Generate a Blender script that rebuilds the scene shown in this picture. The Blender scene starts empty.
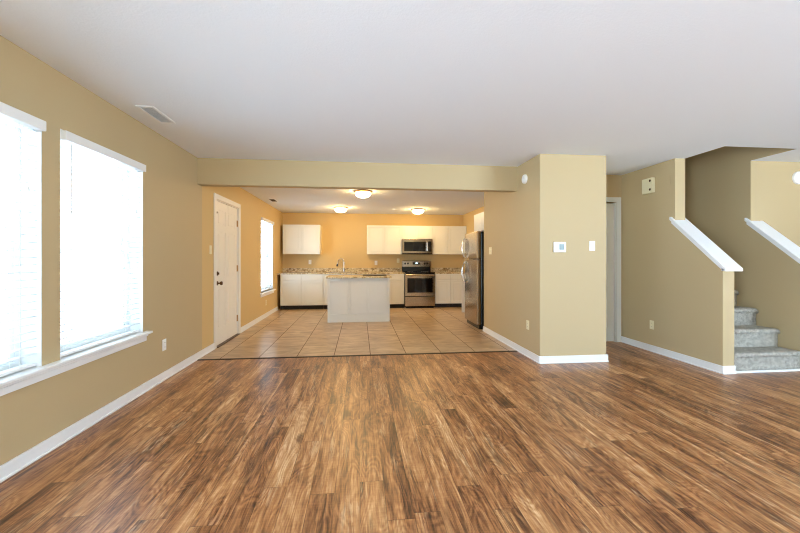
import bpy, bmesh, math, random
from mathutils import Vector, Matrix
random.seed(7)
sc = bpy.context.scene
col = sc.collection

# ------------------------------------------------------------------ camera
cam_d = bpy.data.cameras.new('camera'); cam = bpy.data.objects.new('camera', cam_d); col.objects.link(cam)
cam_d.sensor_width = 36; cam_d.lens = 372.66/800*36; cam_d.shift_y = -0.0095; cam_d.clip_start = .02
cam.location = (0, 0, 1.2152); cam.rotation_euler = (math.pi/2, 0, -0.1073)
sc.camera = cam

# ------------------------------------------------------------------ world, daylight, exposure
w = bpy.data.worlds.new('overcast_sky'); sc.world = w; w.use_nodes = True
wn = w.node_tree.nodes; wl = w.node_tree.links
bg = wn['Background']; tc = wn.new('ShaderNodeTexCoord'); sx = wn.new('ShaderNodeSeparateXYZ'); cr = wn.new('ShaderNodeValToRGB')
wl.new(tc.outputs['Generated'], sx.inputs[0]); wl.new(cr.outputs[0], bg.inputs['Color'])
mr_ = wn.new('ShaderNodeMapRange'); mr_.inputs['From Min'].default_value = -.12; mr_.inputs['From Max'].default_value = .12
wl.new(sx.outputs['Z'], mr_.inputs['Value']); wl.new(mr_.outputs[0], cr.inputs['Fac'])
cr.color_ramp.elements[0].position = 0.0; cr.color_ramp.elements[0].color = (.72, .92, 1.12, 1)      # lower half, set brighter than the sky to light the ceiling
cr.color_ramp.elements[1].position = 1.0; cr.color_ramp.elements[1].color = (.42, .58, .78, 1)     # overcast sky
bg.inputs['Strength'].default_value = 6.5

def portal(name, loc, rot, sxx, syy):
    d = bpy.data.lights.new(name, 'AREA'); d.shape = 'RECTANGLE'; d.size = sxx; d.size_y = syy
    d.cycles.is_portal = True
    o = bpy.data.objects.new(name, d); o.location = loc; o.rotation_euler = rot; col.objects.link(o)
H90 = math.pi/2
portal('daylight_portal', (-2.14, 2.06, 1.27), (0, -H90, 0), 1.5, .95)
portal('daylight_portal', (-2.14, 3.14, 1.27), (0, -H90, 0), 1.5, .95)
portal('daylight_portal', (-2.14, 8.18, 1.28), (0, -H90, 0), 1.5, 1.0)
portal('daylight_portal', (6.82, -1.8, 1.25), (0, H90, 0), 1.9, 1.4)  # this and the next two serve unseen openings added for daylight
portal('daylight_portal', (-2.14, -1.55, 1.2), (0, -H90, 0), 2.2, 1.7)
portal('daylight_portal', (5.75, -2.82, 1.25), (H90, 0, 0), 1.1, 1.9)
sc.view_settings.view_transform = 'Standard'; sc.view_settings.look = 'None'
sc.view_settings.gamma = 1; sc.view_settings.use_curve_mapping = False
sc.view_settings.exposure = 2.62
try:
    sc.cycles.filter_width = 1.1; sc.cycles.use_denoising = True; sc.cycles.denoiser = 'OPENIMAGEDENOISE'
    sc.cycles.max_bounces = 10; sc.cycles.diffuse_bounces = 7; sc.cycles.transparent_max_bounces = 16
    sc.cycles.sample_clamp_indirect = 8
except Exception: pass

# ------------------------------------------------------------------ node helpers / materials
def s2l(c):
    return tuple([(v/255/12.92 if v/255 <= .04045 else ((v/255+.055)/1.055)**2.4) for v in c]) + (1,)
def mat(name, rgb, rough=.5, metal=0, emis=None, es=0, spec=None):
    m = bpy.data.materials.new(name); m.use_nodes = True
    b = m.node_tree.nodes['Principled BSDF']
    b.inputs['Base Color'].default_value = s2l(rgb); b.inputs['Roughness'].default_value = rough
    b.inputs['Metallic'].default_value = metal
    if spec is not None: b.inputs['Specular IOR Level'].default_value = spec
    if emis: b.inputs['Emission Color'].default_value = s2l(emis); b.inputs['Emission Strength'].default_value = es
    return m
class N:
    """small wrapper for building node graphs"""
    def __init__(s, m): s.m = m; s.n = m.node_tree.nodes; s.l = m.node_tree.links; s.b = s.n['Principled BSDF']
    def set(s, sock, v):
        if isinstance(v, bpy.types.NodeSocket): s.l.new(v, sock)
        elif v is not None: sock.default_value = v
    def math(s, op, a, b=None, c=None, clamp=False):
        k = s.n.new('ShaderNodeMath'); k.operation = op; k.use_clamp = clamp
        s.set(k.inputs[0], a); s.set(k.inputs[1], b); s.set(k.inputs[2], c); return k.outputs[0]
    def obj(s): return s.n.new('ShaderNodeTexCoord').outputs['Object']
    def pos(s): return s.n.new('ShaderNodeNewGeometry').outputs['Position']
    def sep(s, v):
        k = s.n.new('ShaderNodeSeparateXYZ'); s.l.new(v, k.inputs[0]); return k.outputs
    def comb(s, x=0., y=0., z=0.):
        k = s.n.new('ShaderNodeCombineXYZ'); [s.set(k.inputs[i], v) for i, v in enumerate((x, y, z))]; return k.outputs[0]
    def noise(s, v, scale=5, detail=3, rough=.5, dist=0):
        k = s.n.new('ShaderNodeTexNoise'); s.set(k.inputs['Vector'], v)
        for a, b in (('Scale', scale), ('Detail', detail), ('Roughness', rough), ('Distortion', dist)): k.inputs[a].default_value = b
        return k.outputs['Fac']
    def white(s, v):
        k = s.n.new('ShaderNodeTexWhiteNoise'); k.noise_dimensions = '3D'; s.set(k.inputs['Vector'], v); return k.outputs
    def vor(s, v, scale, feat='F1', out='Distance'):
        k = s.n.new('ShaderNodeTexVoronoi'); k.feature = feat; s.set(k.inputs['Vector'], v); k.inputs['Scale'].default_value = scale; return k.outputs[out]
    def ramp(s, f, stops, interp='LINEAR'):
        k = s.n.new('ShaderNodeValToRGB'); e = k.color_ramp.elements; k.color_ramp.interpolation = interp
        while len(e) < len(stops): e.new(.5)
        for i, (p, c) in enumerate(stops):
            e[i].position = p; e[i].color = s2l(c) if not isinstance(c, (int, float)) else (c, c, c, 1)
        s.set(k.inputs[0], f); return k.outputs[0]
    def mix(s, f, a, b, mode='MIX'):
        k = s.n.new('ShaderNodeMix'); k.data_type = 'RGBA'; k.blend_type = mode
        s.set(k.inputs[0], f); s.set(k.inputs[6], a); s.set(k.inputs[7], b); return k.outputs[2]
    def bump(s, h, strength=.2, dist=.01):
        k = s.n.new('ShaderNodeBump'); k.inputs['Strength'].default_value = strength; k.inputs['Distance'].default_value = dist
        s.l.new(h, k.inputs['Height']); s.l.new(k.outputs[0], s.b.inputs['Normal'])
    def color(s, c): s.l.new(c, s.b.inputs['Base Color'])
    def rough(s, c): s.l.new(c, s.b.inputs['Roughness'])

M = {}
def paint(name, rgb, bump=.05):
    m = mat(name, rgb, .6, spec=.35); g = N(m); p = g.pos()
    g.color(g.mix(g.noise(p, 1.3, 2), s2l(rgb), s2l([min(255, c*1.025) for c in rgb])))
    g.bump(g.noise(p, 260, 2), bump, .002); return m
M['wall'] = paint('tan_wall_paint', (189, 169, 130))
M['wall_lamp_tint'] = paint('lamp_tinted_wall_paint', (206, 178, 124))  # tan paint with the warmth of the kitchen lamps put into its colour
M['ceiling'] = mat('white_textured_ceiling', (232, 237, 243), .9, spec=.1)
g = N(M['ceiling']); p = g.pos()
g.bump(g.math('ADD', g.noise(p, 55, 4, .65), g.math('MULTIPLY', g.noise(p, 140, 2), .6)), .28, .006)
M['trim'] = mat('white_semigloss_trim', (236, 237, 236), .35)
M['cab'] = mat('white_painted_cabinet', (226, 227, 220), .4)
M['island'] = mat('pale_grey_island_paint', (214, 214, 208), .45)
M['door'] = mat('off_white_door_paint', (232, 228, 218), .4)
M['halldoor'] = mat('pale_door_paint', (222, 226, 220), .4)
M['plastic'] = mat('white_plastic', (238, 238, 234), .4)
M['plug'] = mat('shadowed_socket_slot', (120, 115, 105), .5)
M['almond'] = mat('almond_plastic', (234, 226, 190), .45)
M['black'] = mat('black_enamel', (14, 13, 13), .25)
M['toe'] = mat('black_toe_kick', (22, 20, 20), .6)
M['glassblack'] = mat('black_oven_glass', (10, 9, 9), .06)
M['bronze'] = mat('antique_bronze', (92, 68, 44), .35, .9)
M['brass'] = mat('brushed_brass_ring', (178, 140, 92), .35, .9)
M['chrome'] = mat('polished_chrome', (215, 215, 215), .12, 1)
M['steel'] = mat('brushed_stainless', (178, 163, 143), .22, 1)
M['lcd'] = mat('grey_lcd', (104, 122, 118), .3)
M['darkmetal'] = mat('dark_transition_strip', (48, 36, 28), .45)
M['digit'] = mat('clock_digits', (200, 230, 240), .4, emis=(190, 225, 240), es=1.2)
M['vent'] = mat('painted_vent_metal', (235, 237, 238), .5)
M['ventdark'] = mat('dark_duct', (160, 162, 164), .8)
M['dome'] = mat('lit_frosted_glass', (255, 245, 230), .4, emis=(255, 212, 142), es=15)
M['slat'] = mat('white_blind_slat', (226, 226, 222), .5)
g = N(M['slat']); tr = g.n.new('ShaderNodeBsdfTranslucent'); tr.inputs[0].default_value = (.85, .87, .87, 1)
mx = g.n.new('ShaderNodeMixShader'); mx.inputs[0].default_value = .05
g.l.new(g.b.outputs[0], mx.inputs[1]); g.l.new(tr.outputs[0], mx.inputs[2]); g.l.new(mx.outputs[0], g.n['Material Output'].inputs[0])
M['vinyl'] = mat('white_vinyl_window', (228, 230, 230), .4)
gm = bpy.data.materials.new('window_glass'); gm.use_nodes = True; M['glass'] = gm
n_ = gm.node_tree.nodes; n_.remove(n_['Principled BSDF']); t_ = n_.new('ShaderNodeBsdfTransparent'); t_.inputs[0].default_value = (.54, .55, .555, 1);   # panes tinted to cut window light against the room
gl = n_.new('ShaderNodeBsdfGlossy'); gl.inputs['Roughness'].default_value = .02
mx = n_.new('ShaderNodeMixShader'); mx.inputs[0].default_value = .05
gm.node_tree.links.new(t_.outputs[0], mx.inputs[1]); gm.node_tree.links.new(gl.outputs[0], mx.inputs[2]); gm.node_tree.links.new(mx.outputs[0], n_['Material Output'].inputs[0])

# granite
M['granite'] = mat('speckled_brown_granite', (180, 160, 125), .18)
g = N(M['granite']); p = g.pos()
base = g.ramp(g.noise(p, 16, 5, .75, .6), [(.30, (92, 74, 52)), (.41, (158, 134, 94)), (.50, (200, 184, 148)), (.62, (226, 214, 184)), (.74, (158, 148, 128))])
spk = g.ramp(g.noise(p, 48, 3, .6), [(.34, 1.), (.42, 0.)])
g.color(g.mix(g.math('MULTIPLY', spk, .85), base, s2l((52, 38, 30))))
# carpet
M['carpet'] = mat('grey_beige_carpet', (170, 166, 152), .95, spec=.05)
g = N(M['carpet']); p = g.pos()
g.color(g.mix(g.noise(p, 210, 3, .8), g.ramp(g.noise(p, 26, 4, .7), [(.35, (146, 143, 132)), (.65, (220, 217, 206))]), g.ramp(g.noise(p, 160, 2), [(.4, (110, 106, 94)), (.6, (226, 222, 210))])))
g.bump(g.noise(p, 190, 3, .7), .9, .012)
# tile
M['tile'] = mat('beige_floor_tile', (205, 175, 140), .3)
g = N(M['tile']); p = g.pos(); s_ = g.sep(p)
tx = g.math('DIVIDE', g.math('ADD', s_[0], 1.238+4.57), .457); ty = g.math('DIVIDE', g.math('ADD', s_[1], -4.72+6.0-.0), .60)
fx = g.math('FRACT', tx); fy = g.math('FRACT', ty)
idt = g.white(g.comb(g.math('FLOOR', tx), g.math('FLOOR', ty), 3.))[0]
clouds = g.noise(g.comb(g.math('MULTIPLY_ADD', idt, 9, g.math('MULTIPLY', s_[0], 2.2)), g.math('MULTIPLY', s_[1], 5.0), idt), 1.6, 5, .62, .8)
tcol = g.ramp(clouds, [(.28, (146, 120, 90)), (.5, (186, 160, 126)), (.72, (214, 192, 160))])
tcol = g.mix(g.math('MULTIPLY', idt, .25), tcol, s2l((168, 138, 104)))
ex = g.math('MINIMUM', fx, g.math('SUBTRACT', 1., fx)); ey = g.math('MINIMUM', fy, g.math('SUBTRACT', 1., fy))
gx = g.math('LESS_THAN', ex, .0095); gy = g.math('LESS_THAN', ey, .006)
gr_ = g.math('MAXIMUM', gx, g.math('MULTIPLY', gy, .55))
g.color(g.mix(gr_, tcol, s2l((96, 74, 56))))
g.rough(g.math('MULTIPLY_ADD', gr_, .4, .3)); g.bump(g.math('SUBTRACT', 1., gr_), .4, .003)
# wood planks
M['wood'] = mat('hand_scraped_hickory_planks', (150, 100, 60), .35)
g = N(M['wood']); p = g.pos(); s_ = g.sep(p)
PW, PL = .128, 1.21
rx = g.math('DIVIDE', s_[0], PW); row = g.math('FLOOR', rx)
rr = g.white(g.comb(row, 1.7, 0.))[0]
ry = g.math('ADD', g.math('DIVIDE', s_[1], PL), g.math('MULTIPLY', rr, 13.7)); pk = g.math('FLOOR', ry)
wn_ = g.white(g.comb(row, pk, 5.)); idw = wn_[0]; idw2 = g.white(g.comb(row, pk, 9.))[0]
off = g.math('MULTIPLY', idw2, 60.)
# wavy local coordinates, so the grain wanders and bends round knots
wob = g.noise(g.comb(g.math('ADD', g.math('MULTIPLY', s_[0], 6), off), g.math('MULTIPLY', s_[1], 1.5), off), 1, 1.5, .5)
xw = g.math('ADD', s_[0], g.math('MULTIPLY', g.math('SUBTRACT', wob, .5), .035))
big = g.noise(g.comb(g.math('ADD', g.math('MULTIPLY', xw, 10), off), g.math('MULTIPLY', s_[1], 1.1), off), 1, 5, .66, .9)
fine = g.noise(g.comb(g.math('ADD', g.math('MULTIPLY', xw, 90), off), g.math('MULTIPLY', s_[1], 2.6), off), 1, 4, .7, .3)
scr = g.noise(g.comb(g.math('MULTIPLY', xw, 260), g.math('MULTIPLY', s_[1], 9), off), 1, 2, .6)
cross = g.noise(g.comb(g.math('MULTIPLY', s_[0], 22), g.math('MULTIPLY', s_[1], 90), off), 1, 2, .5)
rings = g.math('SINE', g.math('MULTIPLY', g.noise(g.comb(g.math('ADD', g.math('MULTIPLY', s_[0], 9), off), g.math('MULTIPLY', s_[1], 2.0), off), 1, 1, .4, .4), 85.))
f = g.math('ADD', g.math('MULTIPLY', big, .90), g.math('MULTIPLY', fine, .47))
f = g.math('ADD', f, g.math('MULTIPLY', scr, .16))
f = g.math('ADD', f, g.math('MULTIPLY', cross, .10))
f = g.math('ADD', f, g.math('MULTIPLY', rings, .04))
f = g.math('ADD', f, g.math('MULTIPLY', g.math('SUBTRACT', idw, .5), .11))
wcol = g.ramp(g.math('SUBTRACT', f, .345), [(.23, (64, 38, 23)), (.36, (122, 77, 45)), (.47, (162, 109, 66)), (.59, (192, 141, 92)), (.73, (222, 186, 142))])
patch = g.noise(g.comb(g.math('ADD', g.math('MULTIPLY', s_[0], 6.5), off), g.math('MULTIPLY', s_[1], 1.3), g.math('ADD', off, 7.)), 1, 3, .6, .5)
pm = g.ramp(patch, [(.50, 0.), (.62, 1.)]); streak = g.ramp(g.noise(g.comb(g.math('ADD', g.math('MULTIPLY', xw, 55), off), g.math('MULTIPLY', s_[1], 3.), off), 1, 4, .75, .5), [(.44, 0.), (.56, 1.)])
wcol = g.mix(g.math('MULTIPLY', g.math('MULTIPLY', pm, streak), .62), wcol, s2l((60, 36, 24)))
lp = g.ramp(patch, [(.34, 1.), (.44, 0.)]); lst = g.ramp(g.noise(g.comb(g.math('ADD', g.math('MULTIPLY', s_[0], 70), off), g.math('MULTIPLY', s_[1], 4.5), off), 1, 3, .7, 1.0), [(.50, 0.), (.58, 1.)])
wcol = g.mix(g.math('MULTIPLY', g.math('MULTIPLY', lp, lst), .35), wcol, s2l((232, 204, 164)))
kv = g.vor(g.comb(g.math('ADD', g.math('MULTIPLY', s_[0], 3.1), g.math('MULTIPLY', wob, .5)), g.math('MULTIPLY', s_[1], 1.25), off), 1.0)
kn = g.ramp(kv, [(.0, 1.), (.075, .85), (.13, 0.)])
wcol = g.mix(g.math('MULTIPLY', kn, .75), wcol, s2l((50, 30, 20)))
exw = g.math('FRACT', rx); exw = g.math('MINIMUM', exw, g.math('SUBTRACT', 1., exw)); eyw = g.math('FRACT', ry); eyw = g.math('MINIMUM', eyw, g.math('SUBTRACT', 1., eyw))
seam = g.math('MAXIMUM', g.math('LESS_THAN', exw, .014), g.math('LESS_THAN', eyw, .0016))
wcol = g.mix(g.math('MULTIPLY', seam, .4), wcol, s2l((50, 30, 18)))
g.color(wcol); g.rough(g.math('MULTIPLY_ADD', big, .14, .27))
g.bump(g.math('SUBTRACT', g.math('ADD', g.math('MULTIPLY', big, 1.2), g.math('MULTIPLY', fine, .5)), g.math('MULTIPLY', seam, .6)), .18, .003)

# ------------------------------------------------------------------ mesh helpers
class B:
    def __init__(s): s.bm = bmesh.new()
    def box(s, x0, x1, y0, y1, z0, z1, bev=0, seg=2):
        r = bmesh.ops.create_cube(s.bm, size=1); vs = r['verts']
        for v in vs: v.co = Vector((x0+(v.co.x+.5)*(x1-x0), y0+(v.co.y+.5)*(y1-y0), z0+(v.co.z+.5)*(z1-z0)))
        if bev:
            es = list({e for v in vs for e in v.link_edges})
            bmesh.ops.bevel(s.bm, geom=es, offset=bev, segments=seg, profile=.5, affect='EDGES')
        return s
    def prism(s, poly, axis, a, b):
        """poly: 2D outline; axis 'x': poly is (y,z), extruded from x=a to x=b; 'y': (x,z); 'z': (x,y)"""
        def P(u, v, t): return {'x': (t, u, v), 'y': (u, t, v), 'z': (u, v, t)}[axis]
        v0 = [s.bm.verts.new(P(u, v, a)) for u, v in poly]; v1 = [s.bm.verts.new(P(u, v, b)) for u, v in poly]
        s.bm.faces.new(v0); s.bm.faces.new(v1[::-1]); n = len(poly)
        for i in range(n): s.bm.faces.new((v0[i], v1[i], v1[(i+1) % n], v0[(i+1) % n]))
        return s
    def tube(s, pts, r, seg=12):
        pts = [Vector(q) for q in pts]; rings = []
        for i, q in enumerate(pts):
            d = (pts[min(i+1, len(pts)-1)]-pts[max(i-1, 0)]).normalized()
            up = Vector((0, 0, 1)) if abs(d.z) < .9 else Vector((1, 0, 0))
            a = d.cross(up).normalized(); b = d.cross(a); rad = r[i] if isinstance(r, (list, tuple)) else r
            rings.append([s.bm.verts.new(q+rad*(math.cos(2*math.pi*k/seg)*a+math.sin(2*math.pi*k/seg)*b)) for k in range(seg)])
        for A, C_ in zip(rings, rings[1:]):
            for k in range(seg): s.bm.faces.new((A[k], A[(k+1) % seg], C_[(k+1) % seg], C_[k]))
        s.bm.faces.new(rings[0][::-1]); s.bm.faces.new(rings[-1]); return s
    def lathe(s, prof, c=(0, 0, 0), axis='z', seg=32):
        c = Vector(c); R = {'z': Matrix.Identity(3), 'x': Matrix(((0, 0, 1), (0, 1, 0), (-1, 0, 0))), 'y': Matrix(((1, 0, 0), (0, 0, 1), (0, -1, 0)))}[axis]
        rings = []
        for r, h in prof:
            if r < 1e-6: rings.append([s.bm.verts.new(c+R@Vector((0, 0, h)))])
            else: rings.append([s.bm.verts.new(c+R@Vector((r*math.cos(2*math.pi*k/seg), r*math.sin(2*math.pi*k/seg), h))) for k in range(seg)])
        for A, C_ in zip(rings, rings[1:]):
            for k in range(seg):
                k2 = (k+1) % seg
                if len(A) == 1: s.bm.faces.new((A[0], C_[k2], C_[k]))
                elif len(C_) == 1: s.bm.faces.new((A[k], A[k2], C_[0]))
                else: s.bm.faces.new((A[k], A[k2], C_[k2], C_[k]))
        return s
    def build(s, name, m, parent=None, smooth=False):
        bmesh.ops.recalc_face_normals(s.bm, faces=s.bm.faces)
        me = bpy.data.meshes.new(name); s.bm.to_mesh(me); s.bm.free()
        me.materials.append(M[m] if isinstance(m, str) else m)
        if smooth:
            for f_ in me.polygons: f_.use_smooth = True
            try: me.set_sharp_from_angle(angle=math.radians(40))
            except Exception: pass
        o = bpy.data.objects.new(name, me); col.objects.link(o)
        if parent: o.parent = parent
        return o
def tag(o, label, cat, group=None, kind=None):
    o['label'] = label; o['category'] = cat
    if group: o['group'] = group
    if kind: o['kind'] = kind
    return o
def thing(name, label, cat, loc=(0, 0, 0), rotz=0, group=None):
    o = bpy.data.objects.new(name, None); col.objects.link(o); o.empty_display_size = .1
    o.location = loc; o.rotation_euler = (0, 0, rotz); return tag(o, label, cat, group)
def root(name, loc=(0, 0, 0)):
    o = bpy.data.objects.new(name, None); col.objects.link(o); o.location = loc; o['kind'] = 'structure'; return o
def struct(o, label=None, cat=None):
    o['kind'] = 'structure'
    if label: o['label'] = label; o['category'] = cat
    return o
def dup(r, loc, label, rotz=None):
    n = r.copy(); col.objects.link(n); n.location = loc; n['label'] = label
    if rotz is not None: n.rotation_euler = (0, 0, rotz)
    for ch in list(r.children):
        c = ch.copy(); col.objects.link(c); c.parent = n
        for g2 in ch.children:
            d = g2.copy(); col.objects.link(d); d.parent = c
    return n
def holes(b, axis, t0, t1, u0, u1, z0, z1, hs):
    """wall slab with rectangular holes hs=[(ua,ub,za,zb)]; axis 'x': thickness along x, u is y; 'y': u is x"""
    us = sorted({u0, u1, *[h[0] for h in hs], *[h[1] for h in hs]}); zs = sorted({z0, z1, *[h[2] for h in hs], *[h[3] for h in hs]})
    for ua, ub in zip(us, us[1:]):
        run = None
        for za, zb in zip(zs, zs[1:]):
            inside = any(h[0] <= ua and ub <= h[1] and h[2] <= za and zb <= h[3] for h in hs)
            if not inside: run = (run[0], zb) if run else (za, zb)
            if inside or zb == zs[-1]:
                if run:
                    if axis == 'x': b.box(t0, t1, ua, ub, *run)
                    else: b.box(ua, ub, t0, t1, *run)
                run = None
    return b

# ------------------------------------------------------------------ room dimensions
XL, XK, XE, XS, XR = -1.956, 2.078, 2.905, 3.813, 4.843
Y1, YH, YT, YBM, YB, YC = 4.128, 5.08, 4.71, 4.75, 9.75, 6.10
XKR, ZC, XW, YBK = 2.75, 2.44, 6.7, -2.7
SH = 3.948      # inner left face of the stair shaft
SLOPE = .862
ZCK = 2.392

# floors
b = B(); b.box(XL-.15, XK, YBK-.1, YT, -.1, 0); b.box(XK, XW, YBK-.1, YH+.1, -.1, 0); struct(b.build('floor', 'wood'), 'hand-scraped brown wood plank floor of the living room', 'floor')
b = B(); b.box(XL-.15, XKR+.1, YT, YB+.1, -.1, -.001); struct(b.build('floor_kitchen', 'tile'), 'beige tiled floor of the kitchen', 'floor')
b = B(); b.prism([(YT-.022, 0), (YT-.014, .007), (YT+.014, .007), (YT+.022, 0)], 'x', XL+.012, XK-.012)
struct(b.build('trim_1', 'darkmetal'), 'thin dark transition strip between the wood floor and the kitchen tiles', 'trim')
# ceilings
b = B()
for (x0, x1, y0, y1) in ((XL-.15, SH-.004, YBK-.1, YH+.1), (SH-.004, XR+.004, YBK-.1, 3.65), (XR+.004, XW+.1, YBK-.1, 4.3)): b.box(x0, x1, y0, y1, ZC, ZC+.28)
struct(b.build('ceiling', 'ceiling'), 'white textured ceiling with a stair opening at the right', 'ceiling')
b = B(); b.box(XL-.15, XKR+.1, YBM+.13, YB+.1, ZCK, ZCK+.1); struct(b.build('ceiling_kitchen', 'ceiling'), 'white kitchen ceiling with three dome lights', 'ceiling')
# left wall with two living room windows, door, kitchen window
W1, W2, W3 = (1.59, 2.531, .545, 2.072), (2.67, 3.612, .545, 2.072), (7.67, 8.70, .535, 2.055)
DR = (5.322, 6.278, 0, 2.035)
b = holes(B(), 'x', XL-.16, XL, YBK-.1, YBM+.13, 0, ZC, [W1, W2, (-2.4, -.7, .1, 2.25)])  # last hole is an unseen opening, added to let in daylight
struct(b.build('wall_left', 'wall'), 'tan left wall with the living room windows', 'wall')
b = holes(B(), 'x', XL-.16, XL, YBM+.13, YB+.1, 0, ZC, [W3, DR]); struct(b.build('wall_kitchen_left', 'wall_lamp_tint'), 'tan left kitchen wall with lamp warmth in its colour and the back door', 'wall')
b = B(); b.box(XL, XKR+.1, YB, YB+.1, 0, ZC); struct(b.build('wall_back', 'wall_lamp_tint'), 'kitchen back wall behind the cabinets', 'wall')
b = B(); b.box(XKR, XKR+.1, YC, YB, 0, ZC); struct(b.build('wall_kitchen_right', 'wall_lamp_tint'), 'right kitchen wall beside the refrigerator', 'wall')
# partition block: two faces and the hall side, one closet core
b = B(); b.box(XK, XE, Y1, YC, 0, ZC, .006); struct(b.build('wall_partition', 'wall'), 'tan projecting wall corner between kitchen and hall', 'wall')
b = B(); b.box(XL, XK, YBM, YBM+.13, 2.12, ZC); struct(b.build('wall_header', 'wall'), 'tan dropped beam across the kitchen opening', 'wall')
# hall end wall with door
HD = (2.97, 3.725, 0, 2.045)
b = holes(B(), 'y', YH, YH+.12, XE, XS, 0, ZC, [HD]); b.box(XE, XS, YH+.13, YH+.15, 0, ZC); struct(b.build('wall_hall_end', 'wall'), 'dim wall at the end of the short hall', 'wall')  # second sheet is added behind the door to block light at its gaps
# stair wall: full height behind, sloping half wall in front
def capz(y, top): return top+(y-4.15)*SLOPE
b = B(); YE = 3.55
b.prism([(YE, 0), (YE, capz(YE, 1.655)), (4.15, 1.655), (4.15, 4.9), (6.9, 4.9), (6.9, 0)], 'x', XS, SH)
struct(b.build('wall_stair_left', 'wall'), 'tan stair wall that steps down to a sloping half wall', 'wall')
b = B(); b.prism([(3.36, 0), (3.36, capz(3.36, 1.655)), (4.15, 1.655), (4.15, 4.9), (6.9, 4.9), (6.9, 0)], 'x', XR, XR+.135)
b.box(XR+.135, XW+.1, 4.15, 4.28, 0, ZC+.2)
b.box(XR, XR+.135, 3.55, 4.15, ZC+.002, 4.9)
struct(b.build('wall_stair_right', 'wall'), 'right stair wall with half wall and the entry wall beside it', 'wall')
b = B(); b.box(XS, XR+.135, 6.9, 7.0, 0, 4.9); b.box(XS, XR, 3.53, 3.65, ZC+.28, 4.9); b.box(XS, SH, 3.65, 4.15, ZC+.002, 4.9)
struct(b.build('wall_stairwell', 'wall'), 'upper and rear walls of the dark stairwell', 'wall')
b = B(); b.box(XS, XR+.135, 3.53, 7.0, 4.9, 5.0); struct(b.build('ceiling_stairwell', 'ceiling'))
# sides behind the camera
b = holes(B(), 'y', YBK-.1, YBK, XL, XW, 0, ZC, [(5.2, 6.3, .3, 2.2)]); struct(b.build('wall_rear', 'wall'))  # opening added out of view as a source of fill daylight
b = holes(B(), 'x', XW, XW+.1, YBK, 4.15, 0, ZC, [(-2.5, -1.1, .3, 2.2)]); struct(b.build('wall_right', 'wall'))  # added opening, unseen, brings more daylight from the right

# ------------------------------------------------------------------ baseboards and trim
BH = .085
def base(name, pts, label):
    """baseboard along a polyline on the floor, body to the left of travel direction"""
    b = B()
    for (x0, y0), (x1, y1), nx, ny in pts:
        xa, xb = sorted((x0, x1)); ya, yb = sorted((y0, y1))
        if nx: xa, xb = (xa, xa+.014) if nx > 0 else (xa-.014, xa)
        if ny: ya, yb = (ya, ya+.014) if ny > 0 else (ya-.014, ya)
        b.box(xa, xb, ya, yb, 0, BH, .004, 2)
        # shoe at the foot
        if nx: b.box(xa-(.010 if nx < 0 else 0), xb+(.010 if nx > 0 else 0), ya, yb, 0, .016, .004, 1)
        if ny: b.box(xa, xb, ya-(.010 if ny < 0 else 0), yb+(.010 if ny > 0 else 0), 0, .016, .004, 1)
    return struct(b.build(name, 'trim'), label, 'baseboard')
base('baseboard_left', [((XL, -.7), (XL, 5.25), 1, 0), ((XL, 6.35), (XL, 9.12), 1, 0)], 'white baseboard along the left wall')
base('baseboard_partition', [((XK, Y1), (XK, YC), -1, 0), ((XK-.014, Y1), (XE+.014, Y1), 0, -1), ((XE, Y1), (XE, YH), 1, 0)], 'white baseboard round the projecting wall corner')
base('baseboard_stair', [((XS, YE), (XS, YH), -1, 0), ((XS-.014, YE), (SH+.003, YE), 0, -1)], 'white baseboard along the stair half wall')
base('baseboard_foyer', [((XR+.135, 3.36), (XR+.135, 4.15), 1, 0), ((XR+.135, 4.15), (XW, 4.15), 0, -1), ((XW, YBK), (XW, 4.15), -1, 0)], 'white baseboard in the entry')
b = B(); b.box(SH+.003, XR, 3.545, 3.566, 0, .022, .003); struct(b.build('trim_2', 'trim'), 'thin white strip at the foot of the stairs', 'trim')

def cap(name, x0, x1, ya, label):
    """sloping cap of a half wall: board plus a moulding under each edge"""
    z = lambda y: 1.655+(y-4.15)*SLOPE
    b = B(); yb = 4.15+.045; e = .035
    b.prism([(ya-.06, z(ya-.06)), (ya-.06, z(ya-.06)+.030), (yb, z(yb)+.030+.008), (yb, z(yb))], 'x', x0-e, x0)
    b.prism([(ya-.06, z(ya-.06)), (ya-.06, z(ya-.06)+.030), (4.149, z(4.149)+.036), (4.149, z(4.149))], 'x', x0, x1)
    b.prism([(ya-.06, z(ya-.06)), (ya-.06, z(ya-.06)+.030), (yb, z(yb)+.030+.008), (yb, z(yb))], 'x', x1, x1+e)
    for xa, xb in ((x0-.018, x0), (x1, x1+.018)):
        b.prism([(ya-.02, z(ya-.02)-.034), (ya-.02, z(ya-.02)), (yb-.01, z(yb-.01)), (yb-.01, z(yb-.01)-.034)], 'x', xa, xb)
    b.prism([(ya-.022, z(ya)-.05), (ya-.022, z(ya)-.019), (ya, z(ya)), (ya, z(ya)-.05)], 'x', x0-.018, x1+.018)
    return struct(b.build(name, 'trim'), label, 'trim')
cap('trim_3', XS, SH, YE, 'white sloping cap on the nearer stair half wall')
cap('trim_4', XR, XR+.135, 3.36, 'white sloping cap on the far right stair half wall')

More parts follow.
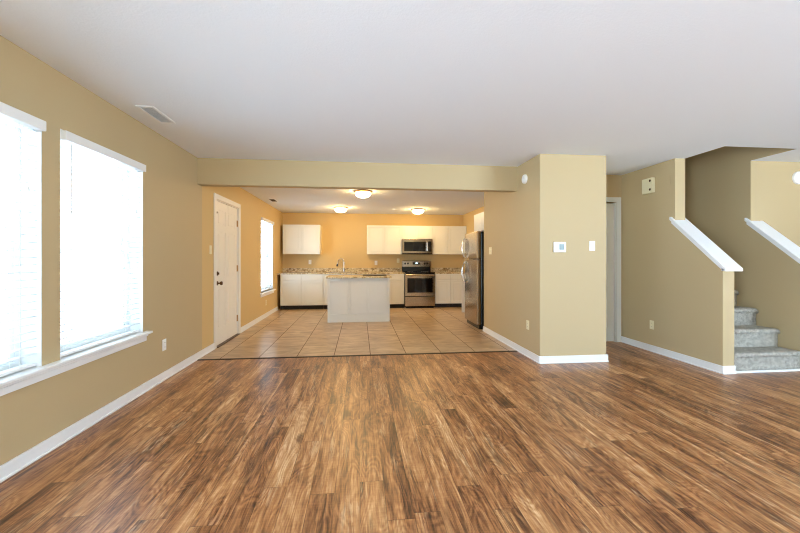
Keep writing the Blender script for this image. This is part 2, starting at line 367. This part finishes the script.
# ------------------------------------------------------------------ windows, sills, blinds
def window(name, W, label, xg=-2.095):
    y0, y1, z0, z1 = W; r = root(name, (0, 0, 0)); r['label'] = label; r['category'] = 'window'
    zm = (z0+z1)/2-.035
    b = B(); xa_, xb_ = xg+.026, XL-.001
    b.box(xa_, xb_, y0+.0005, y0+.006, z0+.001, z1-.001); b.box(xa_, xb_, y1-.006, y1-.0005, z0+.001, z1-.001); b.box(xa_, xb_, y0+.006, y1-.006, z1-.007, z1-.001)
    b.build('jamb_liner', 'vinyl', r)
    b = B(); f = .045
    b.box(xg-.035, xg+.025, y0, y0+f, z0, z1); b.box(xg-.035, xg+.025, y1-f, y1, z0, z1)
    b.box(xg-.035, xg+.025, y0+f, y1-f, z0, z0+f); b.box(xg-.035, xg+.025, y0+f, y1-f, z1-f, z1)
    b.build('window_frame', 'vinyl', r)
    for (za, zb, dx) in ((z0+f, zm+.02, .008), (zm-.02, z1-f, -.012)):
        b = B(); s = .035; xa, xb = xg+dx-.010, xg+dx+.010
        b.box(xa, xb, y0+f, y0+f+s, za, zb, .002); b.box(xa, xb, y1-f-s, y1-f, za, zb, .002)
        b.box(xa, xb, y0+f+s, y1-f-s, za, za+s, .002); b.box(xa, xb, y0+f+s, y1-f-s, zb-s, zb, .002)
        sh = b.build('sash', 'vinyl', r)
        b = B(); b.box(xg+dx-.002, xg+dx+.002, y0+f+s-.003, y1-f-s+.003, za+s-.003, zb-s+.003); b.build('pane', 'glass', sh)
    return r
window('window_1', W1, 'tall white double-hung window at the left edge of the photo')
window('window_2', W2, 'tall white double-hung window, second from the camera on the left wall')
window('window_3', W3, 'narrow white double-hung window past the back door')
def sill(name, y0, y1, z, label):
    b = B(); b.box(XL-.07, XL+.055, y0, y1, z-.022, z, .006); b.box(XL, XL+.018, y0+.035, y1-.035, z-.085, z-.022, .004)
    b.box(XL, XL+.032, y0+.035, y1-.035, z-.042, z-.022, .006)
    return struct(b.build(name, 'trim'), label, 'window sill')
# stool has to clear the wall on both sides of the openings
sill('window_sill_1', 1.50, 3.675, .553, 'long white window sill under both living room windows')
sill('window_sill_2', 7.61, 8.76, .535, 'short white sill under the kitchen window')

def blind(W, label, tilt=.0, group='white slat blinds'):
    y0, y1, z0, z1 = W; r = thing('window_blind', label, 'blind', (XL, (y0+y1)/2, z0), 0, group)
    hw = (y1-y0)/2; H = z1-z0; xs = -.045
    b = B(); b.box(-.015, .032, -hw+.007, hw-.007, H-.070, H-.008, .004); v = b.build('valance', 'trim', r)
    b = B(); b.box(xs-.025, xs+.022, -hw+.007, hw-.007, H-.055, H-.009, .003); b.build('headrail', 'trim', r)
    b = B(); n = int((H-.10)/.0455)
    for i in range(n):
        z = H-.075-i*.0455
        if z < .055: break
        c, s = math.cos(tilt)*.0245, math.sin(tilt)*.0245
        pr = [(xs-c, z-s-.0013), (xs, z+.0017), (xs+c, z+s-.0013), (xs+c, z+s+.0013), (xs, z+.0047), (xs-c, z-s+.0013)]
        b.prism(pr, 'y', -hw+.008, hw-.008)
    b.build('slats', 'slat', r)
    b = B(); b.box(xs-.025, xs+.022, -hw+.008, hw-.008, .014, .032, .004); b.build('bottom_rail', 'trim', r)
    for u in (-hw+.13, hw-.13) + ((0,) if hw > .6 else ()):
        b = B()
        for dx in (-.027, .025): b.box(xs+dx-.0008, xs+dx+.0008, u-.002, u+.002, .03, H-.04)
        b.build('ladder_cord', 'plastic', r)
    b = B(); b.tube([(xs+.04, -hw+.10, H-.06), (xs+.042, -hw+.10, H-.55)], .004, 8); b.build('tilt_wand', 'plastic', r, True)
    b = B(); b.tube([(xs+.036, hw-.09, H-.06), (xs+.036, hw-.09, H-.42)], .0015, 6); b.lathe([(0, 0), (.007, -.006), (.009, -.035), (0, -.04)], (xs+.036, hw-.09, H-.42), seg=12); b.build('lift_cord', 'plastic', r, True)
    return r
blind(W1, 'white slat blind in the window at the left edge of the photo, nearest the camera')
blind(W2, 'white slat blind in the living room window nearer the back door')
blind(W3, 'white slat blind in the kitchen window past the back door')

# ------------------------------------------------------------------ doors
def panel_door(b, w_, h, th):
    """slab in local coords x 0..w, y 0..th (front at y=0), six raised panels"""
    b.box(0, w_, .006, th, 0, h, .001)
    st, mid = .11, .10
    rows = [(.22, .80), (.92, 1.58), (1.68, h-.12)]
    # stiles and rails stand proud of the recess
    b.box(0, st, 0, .008, 0, h, .0025); b.box(w_-st, w_, 0, .008, 0, h, .0025); b.box((w_-mid)/2, (w_+mid)/2, 0, .008, .1, h-.1, .0025)
    zz = [0]+[v for r_ in rows for v in r_]+[h]
    for a, c in zip(zz[::2], zz[1::2]):
        b.box(st-.002, (w_-mid)/2+.002, 0.0003, .008, a, c, .0025); b.box((w_+mid)/2-.002, w_-st+.002, 0.0003, .008, a, c, .0025)
    for a, c in rows:
        for xa, xb in ((st, (w_-mid)/2), ((w_+mid)/2, w_-st)): b.box(xa+.022, xb-.022, .001, .010, a+.022, c-.022, .006, 2)
# back door on left wall (faces +x): local x -> world y (rotz = +90), local y -> world -x
d1 = root('door_1', (XL-.012, 5.337, .012)); d1.rotation_euler = (0, 0, H90); d1['label'] = 'white panelled back door with bronze knob on the left kitchen wall'; d1['category'] = 'door'
b = B(); panel_door(b, .926, 2.008, .042); b.build('door_leaf', 'door', d1)
b = B(); b.lathe([(0, .0), (.030, .0), (.030, -.006), (.011, -.010), (.011, -.035), (.022, -.042), (.028, -.055), (.024, -.068), (0, -.073)][::1], (.075, 0, .865), 'y', 24)
for v in b.bm.verts: pass
b.build('door_knob', 'bronze', d1, True)
b = B(); b.lathe([(0, 0), (.030, 0), (.029, -.010), (.018, -.014), (0, -.014)], (.075, 0, 1.0), 'y', 24); b.box(.070, .080, -.028, -.012, .985, 1.015, .003); b.build('deadbolt', 'bronze', d1, True)
for z in (.20, 1.0, 1.72):
    b = B(); b.tube([(.921, -.008, z), (.921, -.008, z+.10)], .0065, 10); b.box(.895, .921, -.003, .0, z, z+.10); b.build('hinge', 'brass', d1)
b = B(); b.lathe([(0, 0), (.014, 0), (.014, -.01), (0, -.012)], (.05, 0, 1.845), 'y', 16); b.box(.02, .075, -.008, 0, 1.838, 1.850, .002); b.build('door_guard_latch', 'bronze', d1, True)
b = B()
for (ya, yb, za, zb) in ((5.25, 5.322, 0, 2.035), (6.278, 6.35, 0, 2.035), (5.25, 6.35, 2.035, 2.105)):
    b.box(XL-.0, XL+.016, ya, yb, za, zb, .004)
    
b.box(XL-.1, XL, 5.3225, 5.334, 0, 2.03); b.box(XL-.1, XL, 6.266, 6.2775, 0, 2.03); b.box(XL-.1, XL, 5.334, 6.266, 2.023, 2.034)
b.box(XL-.09, XL-.056, 5.334, 5.36, 0.009, 2.023); b.box(XL-.09, XL-.056, 6.24, 6.266, 0.009, 2.023); b.box(XL-.09, XL-.056, 5.36, 6.24, 1.99, 2.023)
struct(b.build('trim_5', 'door'), 'off-white casing round the back door', 'trim')
b = B(); b.box(XL-.1, XL+.035, 5.334, 6.266, 0, .011, .003); struct(b.build('trim_6', 'bronze'), 'bronze threshold under the back door', 'trim')
# hall door (faces -y)
d2 = root('door_2', (2.985, YH+.02, .008)); d2['label'] = 'pale panelled door at the end of the short hall'; d2['category'] = 'door'
b = B(); panel_door(b, .725, 2.02, .038); b.build('door_leaf', 'halldoor', d2)
b = B()
for (xa, xb, za, zb) in ((HD[1], HD[1]+.07, 0, 2.045), (XE+.016, HD[0], 0, 2.045), (XE+.016, HD[1]+.07, 2.045, 2.115)): b.box(xa, xb, YH-.016, YH, za, zb, .004)
b.box(HD[0], HD[0]+.012, YH, YH+.1, 0, 2.04); b.box(HD[1]-.012, HD[1], YH, YH+.1, 0, 2.04)
struct(b.build('trim_7', 'halldoor'), 'pale casing round the hall door', 'trim')

# ------------------------------------------------------------------ staircase
st = thing('carpeted_staircase', 'staircase covered in mottled grey carpet, rising between the half walls', 'stairs', (0, 0, 0))
R_, T_ = .2045, .2372
for i in range(12):
    y0 = 3.568+i*T_; z1 = R_*(i+1); z0 = 0 if i == 0 else R_*i-.02
    b = B()
    x0, x1 = SH+.004, XR-.004
    # rounded nose outline in y,z, overlapping the step behind
    nose = [(y0+.020, z0), (y0+.020, z1-.075)]
    for k in range(7):
        a = math.pi*k/6
        nose.append((y0+.012-.022*math.sin(a), z1-.024-.026*math.cos(a)-.0))
    nose += [(y0+.05, z1+.003), (y0+T_+.04, z1-.001), (y0+T_+.04, z0)]
    n = 20; rings = []
    for j in range(n+1):
        t = j/n; x = x0+(x1-x0)*t
        edge = min(t, 1-t)*(x1-x0)
        shr = max(0, 1-edge/.07)**2*.020            # carpet turns down softly at the side walls
        rings.append([b.bm.verts.new((x, yy+(shr if yy < y0+.045 else 0)+random.uniform(-.0012, .0012), zz-(shr*.9 if zz > z1-.06 else 0)+(random.uniform(-.0015, .0015) if zz > z0+.01 else 0))) for yy, zz in nose])
    L = len(nose)
    for A, C_ in zip(rings, rings[1:]):
        for k in range(L): b.bm.faces.new((A[k], A[(k+1) % L], C_[(k+1) % L], C_[k]))
    b.bm.faces.new(rings[0]); b.bm.faces.new(rings[-1][::-1])
    b.build('step', 'carpet', st, True)

# ------------------------------------------------------------------ kitchen
YF = 9.13; CZ = .845
def front(b, x0, x1, z0, z1, y, st=.05):
    """shaker front facing -y"""
    b.box(x0, x1, y-.006, y, z0, z1, .001); b.box(x0+st+.012, x1-st-.012, y-.016, y-.006, z0+st+.012, z1-st-.012, .002)
    b.box(x0, x1, y-.022, y-.006, z1-st, z1, .0015); b.box(x0, x1, y-.022, y-.006, z0, z0+st, .0015)
    b.box(x0, x0+st, y-.022, y-.006, z0+st, z1-st, .0015); b.box(x1-st, x1, y-.022, y-.006, z0+st, z1-st, .0015)
def base_cab(x0, x1, nd, label, drawers=True, yf=YF):
    r = thing('base_cabinet', label, 'cabinet', ((x0+x1)/2, yf, 0), 0, 'base cabinets along the back wall'); h = (x1-x0)/2
    b = B()
    if 'sink base' in label:
        d_ = YB-yf-.003; b.box(-h, h, 0, d_, .10, .66); b.box(-h, h, 0, .02, .66, CZ); b.box(-h, -h+.015, .02, d_, .66, CZ); b.box(h-.015, h, .02, d_, .66, CZ)
    else: b.box(-h, h, 0, YB-yf-.003, .10, CZ)
    b.build('cabinet_body', 'cab', r)
    b = B(); b.box(-h, h, .06, .075, 0, .10); b.build('toe_kick', 'toe', r)
    w_ = (2*h-.012)/nd
    for i in range(nd):
        xa = -h+.006+i*w_; xb = xa+w_
        if drawers: b = B(); b.box(xa+.004, xb-.004, -.020, 0, .70, CZ-.018, .004); b.build('drawer', 'cab', r)
        b = B(); front(b, xa+.005, xb-.005, .115, .685 if drawers else CZ-.018, 0); b.build('door', 'cab', r)
    return r
base_cab(XL+.07, -.878, 2, 'white base cabinet by the left kitchen wall with two drawers over two doors')
base_cab(-.876, .0, 2, 'white sink base cabinet partly hidden behind the island', drawers=False)
base_cab(.002, .702, 2, 'white base cabinet mostly hidden behind the right half of the island')
base_cab(.704, 1.088, 1, 'narrow white base cabinet just left of the stainless range')
base_cab(1.862, 2.245, 1, 'narrow white base cabinet just right of the stainless range')
base_cab(2.247, XKR-.003, 1, 'white corner base cabinet farthest right beside the refrigerator')
def upper_cab(x0, x1, z0, z1, nd, label, yf=9.42):
    r = thing('wall_cabinet', label, 'cabinet', ((x0+x1)/2, yf, z0), 0, 'wall cabinets on the kitchen back wall'); h = (x1-x0)/2
    b = B(); b.box(-h, h, 0, YB-yf-.003, 0, z1-z0); b.build('cabinet_body', 'cab', r)
    w_ = (2*h-.008)/nd
    for i in range(nd):
        xa = -h+.004+i*w_
        b = B(); front(b, xa+.005, xa+w_-.005, .004, z1-z0-.004, 0); b.build('door', 'cab', r)
    return r
UZ0, UZ1 = 1.333, 2.062
upper_cab(-1.885, -.985, UZ0, UZ1, 2, 'white two-door wall cabinet hanging alone on the left')
upper_cab(.18, 1.058, UZ0, UZ1, 2, 'white two-door wall cabinet left of the microwave')
upper_cab(1.06, 1.848, 1.728, UZ1, 2, 'short white wall cabinet directly above the microwave')
upper_cab(1.85, 2.255, UZ0, UZ1, 1, 'white single-door wall cabinet touching the right side of the microwave')
upper_cab(2.257, XKR-.003, UZ0, UZ1, 1, 'white single-door wall cabinet farthest right at the kitchen corner')

# countertops with backsplash
SK = (-.86, -.12)   # sink cut-out in x
b = B(); c0, c1 = CZ, CZ+.032; yb_ = YB-.002
b.box(XL+.002, SK[0], YF-.025, yb_, c0, c1); b.box(SK[1], 1.09, YF-.025, yb_, c0, c1)
b.box(SK[0], SK[1], YF-.025, YF+.09, c0, c1); b.box(SK[0], SK[1], YF+.47, yb_, c0, c1)
ct = tag(b.build('countertop', 'granite'), 'brown speckled granite countertop running left of the range', 'countertop', 'granite countertops')
b = B(); b.box(XL+.002, 1.09, YB-.022, yb_, c1, c1+.105, .002); b.build('backsplash', 'granite', ct)
b = B(); b.box(1.862, XKR-.002, YF-.025, yb_, c0, c1)
ct = tag(b.build('countertop', 'granite'), 'short granite countertop right of the range', 'countertop', 'granite countertops')
b = B(); b.box(1.862, XKR-.002, YB-.022, yb_, c1, c1+.105, .002); b.build('backsplash', 'granite', ct)
# sink + faucet
sk = thing('kitchen_sink', 'stainless undermount sink set in the back counter below the faucet', 'sink', ((SK[0]+SK[1])/2, YF+.28, c0))
b = B(); hw = (SK[1]-SK[0])/2-.001; hd = .189
for (xa, xb, ya, yb) in ((-hw, -hw+.012, -hd, hd), (hw-.012, hw, -hd, hd), (-hw+.012, hw-.012, -hd, -hd+.012), (-hw+.012, hw-.012, hd-.012, hd)): b.box(xa, xb, ya, yb, -.17, .028, .001)
b.box(-hw+.012, hw-.012, -hd+.012, hd-.012, -.17, -.16); b.build('basin', 'steel', sk)
b = B(); b.lathe([(0, .0), (.04, 0), (.045, .004), (.03, .006), (0, .003)], (0, 0, -.16)); b.build('drain', 'chrome', sk, True)
fa = thing('kitchen_faucet', 'tall chrome gooseneck faucet behind the island with spout curving left', 'faucet', (-.405, YF+.53, c1))
b = B(); b.lathe([(0, 0), (.036, 0), (.036, .008), (.027, .016), (.024, .11), (.016, .125), (0, .125)], seg=24); b.build('faucet_base', 'chrome', fa, True)
pts = [(0, 0, .10), (0, 0, .24)]+[(-.075+.075*math.cos(math.pi*k/10), -.02*k/10, .24+.105*math.sin(math.pi*k/10)) for k in range(1, 10)]+[(-.152, -.02, .225), (-.168, -.022, .185)]
b = B(); b.tube(pts, .0115, 12); b.build('spout', 'chrome', fa, True)
b = B(); b.tube([(-.160, -.021, .205), (-.178, -.023, .150)], [.018, .021], 12); b.build('spray_head', 'black', fa, True)
b = B(); b.tube([(.02, 0, .07), (.05, -.005, .078), (.12, -.01, .10)], [.012, .009, .007], 10); b.build('lever_handle', 'bronze', fa, True)

# island
il = thing('kitchen_island', 'pale grey kitchen island with three recessed end panels', 'island', (-.018, 7.225, 0))
b = B(); b.box(-.592, .592, 0, .62, 0, .842); b.build('cabinet_body', 'island', il)
b = B(); xs_ = [-.594, -.545, -.19, -.15, .165, .205, .545, .594]
b.box(-.594, .594, -.015, 0, .0, .15, .002); b.box(-.594, .594, -.015, 0, .815, .842, .002)
for a, c in ((-.594, -.548), (-.205, -.165), (.155, .195), (.548, .594)): b.box(a, c, -.015, 0, .15, .815, .002)
b.box(-.594, -.588, -.020, 0, 0, .842, .001); b.box(.588, .594, -.020, 0, 0, .842, .001); b.box(-.594, .594, -.020, 0, 0, .012, .001)

for a, c in ((-.548, -.205), (-.165, .155), (.195, .548)): b.box(a+.008, c-.008, -.009, 0, .158, .807, .002)
b.build('panel_frame', 'island', il)
b = B(); b.box(-.645, .612, 7.18, 7.90, .843, .876, .006, 3)
tag(b.build('countertop', 'granite'), 'granite slab topping the grey island', 'countertop', 'granite countertops')
b = B(); b.box(.062, .535, 7.50, 7.80, .8762, .890, .004)
tag(b.build('cooktop', 'black'), 'flat dark rectangular cooktop plate on the right half of the island top', 'cooktop')

# range
rg = thing('kitchen_range', 'stainless electric range with black oven window and cooktop', 'range', (1.475, 9.08, 0)); W_ = .378
b = B(); b.box(-W_, W_, .03, .655, .02, .868, .003); b.build('range_body', 'black', rg)
b = B(); b.box(-W_, W_, -.005, .66, .868, .886, .004); b.build('cooktop_glass', 'glassblack', rg)
b = B(); b.box(-W_+.004, W_-.004, -.008, .028, .30, .86, .006); od = b.build('oven_door', 'steel', rg)
b = B(); b.box(-W_+.062, W_-.062, -.0105, -.006, .385, .742, .002); b.build('oven_window', 'glassblack', od)
b = B(); b.box(-W_+.02, W_-.02, -.0105, -.006, .805, .862, .002); b.build('upper_band', 'glassblack', od)
b = B(); b.tube([(-W_+.045, -.012, .822), (-W_+.045, -.055, .822)], .012, 10); b.tube([(W_-.045, -.012, .822), (W_-.045, -.055, .822)], .012, 10); b.tube([(-W_+.02, -.058, .822), (W_-.02, -.058, .822)], .0185, 14); b.build('oven_handle', 'steel', od, True)
b = B(); b.box(-W_+.004, W_-.004, -.004, .028, .05, .288, .008); b.build('storage_drawer', 'steel', rg)
b = B(); b.box(-W_+.03, W_-.03, .03, .045, .0, .05); b.build('foot_panel', 'toe', rg)
bgx = .012
b = B(); b.prism([(.60, .886), (.605, 1.05), (.60, 1.165), (.66, 1.165), (.66, .886)], 'x', -W_, W_); bk = b.build('backguard', 'black', rg)
b = B(); b.prism([(.572, 1.012), (.582, 1.155), (.592, 1.168), (.605, 1.168), (.605, 1.012)], 'x', -W_, W_); b.build('control_panel', 'steel', bk)
b = B(); b.box(-.10, .10, .570, .580, 1.065, 1.128, .002); b.build('clock_display', 'glassblack', bk)
b = B(); b.box(-.022, .022, .567, .571, 1.090, 1.116); b.build('clock_digits', 'digit', bk)
for x in (-.30, -.225, .215, .285):
    b = B(); b.lathe([(.026, 0), (.026, -.012), (.021, -.026), (0, -.028)], (x, .577, 1.095), 'y', 20); b.build('knob', 'black', bk, True)
for (x, y, r_) in ((-.19, .17, .10), (.19, .17, .085), (-.19, .44, .075), (.19, .44, .095)):
    b = B(); b.lathe([(r_, 0), (r_, .0006), (r_-.004, .0006), (r_-.004, 0)], (x, y, .8862)); b.build('burner_ring', 'plug', rg)
# microwave
mw = thing('microwave', 'stainless over-range microwave with dark window under the short cabinet', 'microwave', (1.450, 9.33, 1.345)); W_ = .386
b = B(); b.box(-W_, W_, .02, .417, 0, .378, .004); b.build('microwave_body', 'black', mw)
b = B(); b.box(-W_, W_, -.008, .02, .012, .378, .006); md = b.build('door', 'steel', mw)
b = B(); b.box(-W_+.045, W_-.175, -.011, -.006, .065, .305, .003); b.build('window', 'glassblack', md)
b = B(); b.box(W_-.115, W_-.03, -.011, -.006, .055, .315, .003); b.build('control_panel', 'black', md)
b = B(); b.tube([(W_-.145, -.01, .07), (W_-.145, -.05, .08), (W_-.145, -.055, .185), (W_-.145, -.05, .29), (W_-.145, -.01, .30)], .013, 12); b.build('handle', 'chrome', md, True)
b = B(); b.box(-W_, W_, -.002, .40, -.012, .0, .003); b.build('vent_grille', 'black', mw)
# refrigerator (faces -x), near side against the partition end
fr = thing('refrigerator', 'tall stainless refrigerator with top freezer beside the partition wall', 'refrigerator', (2.0, 6.235, 0))
b = B(); b.box(.085, .725, .0, .745, .03, 1.685, .006); b.build('fridge_body', 'black', fr)
b = B(); b.box(.0, .078, .0, .745, .075, 1.205, .012, 3); fd = b.build('fridge_door', 'steel', fr)
b = B(); b.box(.0, .078, .0, .745, 1.217, 1.695, .012, 3); ff = b.build('freezer_door', 'steel', fr)
b = B(); b.box(.04, .12, .01, .735, .0, .07, .004); b.build('kick_grille', 'black', fr)
def arc(zs, ze, n=12):
    out = []
    for k in range(n+1):
        t = k/n; out.append((-.012-.062*math.sin(math.pi*t)**.6, .668, zs+(ze-zs)*t))
    return out
b = B(); b.tube(arc(.76, 1.16), .014, 12); b.build('handle', 'chrome', fd, True)
b = B(); b.tube(arc(1.24, 1.60), .014, 12); b.build('handle', 'chrome', ff, True)
# cabinet above the refrigerator (faces -x), separate base unit past it
cf = thing('wall_cabinet', 'small white cabinet over the refrigerator on the right wall', 'cabinet', (2.205, 6.235, 1.72), 0)
b = B(); b.box(0, XKR-2.205-.003, 0, .76, 0, .34); b.build('cabinet_body', 'cab', cf)
for k in range(2):
    b = B(); b.box(-.018, 0, .004+.378*k, .376+.378*k, .004, .336, .003); b.build('door', 'cab', cf)
pn = B(); pn.box(2.31, XKR-.003, 8.28, 8.30, 0, CZ+.02)
tag(pn.build('end_panel', 'cab'), 'narrow white upright panel visible just past the refrigerator handles', 'panel')

# ------------------------------------------------------------------ ceiling lights
def dome(x, y, label):
    r = thing('ceiling_light', label, 'ceiling light', (x, y, ZCK), 0, 'flush dome ceiling lights')
    b = B(); b.lathe([(0, 0), (.150, 0), (.156, -.012), (.154, -.026), (.136, -.032), (0, -.032)], seg=40); b.build('light_base', 'brass', r, True)
    b = B(); b.lathe([(.136, -.032), (.134, -.052), (.118, -.078), (.09, -.098), (.05, -.112), (0, -.116)], seg=40); b.build('glass_dome', 'dome', r, True)
    return r
dome(.055, 6.50, 'lit dome ceiling light nearest the beam, highest in the photo')
dome(-.435, 8.62, 'lit dome ceiling light left of centre near the kitchen back wall')
dome(1.365, 8.72, 'lit dome ceiling light above the range')

# ------------------------------------------------------------------ vents, detectors, plates
def vent(x, y, sx_, sy_, label, dark):
    r = thing('ceiling_vent', label, 'vent', (x, y, ZC if y < 5 else ZCK), 0, 'ceiling air vents'); b = B(); e = .022
    for (xa, xb, ya, yb) in ((-sx_-e, sx_+e, -sy_-e, -sy_), (-sx_-e, sx_+e, sy_, sy_+e), (-sx_-e, -sx_, -sy_, sy_), (sx_, sx_+e, -sy_, sy_)): b.box(xa, xb, ya, yb, -.008, 0, .002)
    b.build('vent_frame', 'vent', r)
    b = B(); b.box(-sx_, sx_, -sy_, sy_, -.0015, 0); b.build('duct_opening', 'ventdark', r)
    b = B(); n = int(2*sy_/.016)
    for i in range(n):
        y_ = -sy_+(i+.5)*2*sy_/n; b.prism([(y_-.006, -.007), (y_-.004, -.008), (y_+.005, -.002), (y_+.003, -.0015)], 'x', -sx_, sx_)
    b.build('louvres', 'vent' if not dark else 'bronze', r)
vent(-1.714, 3.365, .048, .165, 'white louvred vent in the living room ceiling above the windows', False)
vent(-1.725, 7.68, .05, .15, 'small dark vent in the kitchen ceiling near the left wall', True)

def disc(loc, ax, r, label, depth=.035):
    o = thing('smoke_detector', label, 'smoke detector', loc, 0, 'round white detectors'); s = -1
    b = B(); b.lathe([(0, 0), (r, 0), (r, -depth*.45), (r*.93, -depth*.75), (r*.6, -depth), (0, -depth)], (0, 0, 0), ax, 32); b.build('housing', 'plastic', o, True)
    b = B(); b.lathe([(r*.42, 0), (r*.40, -depth-.002), (r*.34, -depth-.002), (r*.34, 0)], (0, 0, 0), ax, 24); b.build('grille_ring', 'plastic', o, True)
    return o
disc((XK, 4.506, 2.222), 'x', .058, 'round white detector high on the wall left of the projecting corner')
disc((5.51, 4.15, 2.238), 'y', .082, 'round white detector at the right edge of the photo above the stairs')

def plate(kind, loc, rotz, label, m='plastic', gangs=1):
    """wall plate facing local -y"""
    if kind == 'socket':
        r = thing('wall_outlet', label, 'outlet', loc, rotz, 'wall outlets')
        b = B(); b.box(-.035, .035, -.006, 0, -.057, .057, .003); b.build('cover_plate', m, r)
        for z in (-.022, .022):
            b = B(); b.box(-.014, .014, -.0085, -.005, z-.013, z+.013, .003); s = b.build('socket', m, r)
            b = B(); b.box(-.007, -.004, -.009, -.008, z-.004, z+.006); b.box(.004, .007, -.009, -.008, z-.004, z+.006); b.build('socket_slots', 'plug', s)
    elif kind == 'switch':
        r = thing('light_switch', label, 'light switch', loc, rotz, 'light switches'); h = .035+.023*(gangs-1)
        b = B(); b.box(-h, h, -.006, 0, -.057, .057, .003); b.build('cover_plate', m, r)
        for k in range(gangs):
            x = (k-(gangs-1)/2)*.046
            b = B(); b.box(x-.005, x+.005, -.016, -.004, -.002, .014, .002); b.box(x-.006, x+.006, -.0075, -.005, -.013, .013); b.build('toggle', m, r)
    return r
FX = H90      # faces +x
FNX = -H90    # faces -x
plate('socket', (XL, 3.976, .352), FX, 'white outlet low on the left wall after the living room windows')
plate('switch', (XL, 5.145, 1.335), FX, 'light switch on the left wall just before the back door', 'almond')
plate('socket', (XL, 8.06, .30), FX, 'small outlet low on the left wall under the kitchen window', 'almond')
plate('switch', (XK, 5.773, 1.345), FNX, 'double light switch on the left face of the partition wall near the refrigerator', 'almond', 2)
plate('socket', (XK, 4.436, .394), FNX, 'outlet low on the left face of the partition wall', 'almond')
plate('switch', (2.723, Y1, 1.368), 0, 'white light switch right of the thermostat')
plate('socket', (XS, 4.509, .350), FNX, 'outlet low on the stair wall in the hall', 'almond')
plate('socket', (-1.27, YB, 1.135), 0, 'outlet on the kitchen back wall under the lone left wall cabinet')
plate('socket', (.42, YB, 1.110), 0, 'outlet on the kitchen back wall right of the faucet')
plate('socket', (1.0, YB, 1.17), 0, 'faint outlet on the kitchen back wall just left of the range', 'almond')
# thermostat
th = thing('thermostat', 'white rectangular thermostat with a grey screen on the projecting wall', 'thermostat', (2.3125, Y1, 1.352))
b = B(); b.box(-.074, .074, -.026, 0, -.060, .060, .006, 3); b.build('housing', 'plastic', th)
b = B(); b.box(-.010, .050, -.0275, -.025, -.032, .036, .001); b.build('screen', 'lcd', th)
# door chime
ch = thing('door_chime', 'almond door chime box high on the stair wall', 'door chime', (XS, 4.545, 2.178), FNX)
b = B(); b.box(-.088, .088, -.045, 0, -.098, .098, .006, 2); b.build('chime_cover', 'almond', ch)
for z in (-.055, .06):
    b = B(); b.lathe([(0, 0), (.017, 0), (.014, -.002), (0, -.002)], (.052, -.045, z), 'y', 16); b.build('chime_opening', 'bronze', ch)
bp = B(); bp.box(XS-.004, XS, 4.215, 4.305, 2.14, 2.255, .0015)
tag(bp.build('blank_plate', M['wall']), 'painted-over blank plate right of the door chime', 'wall plate')
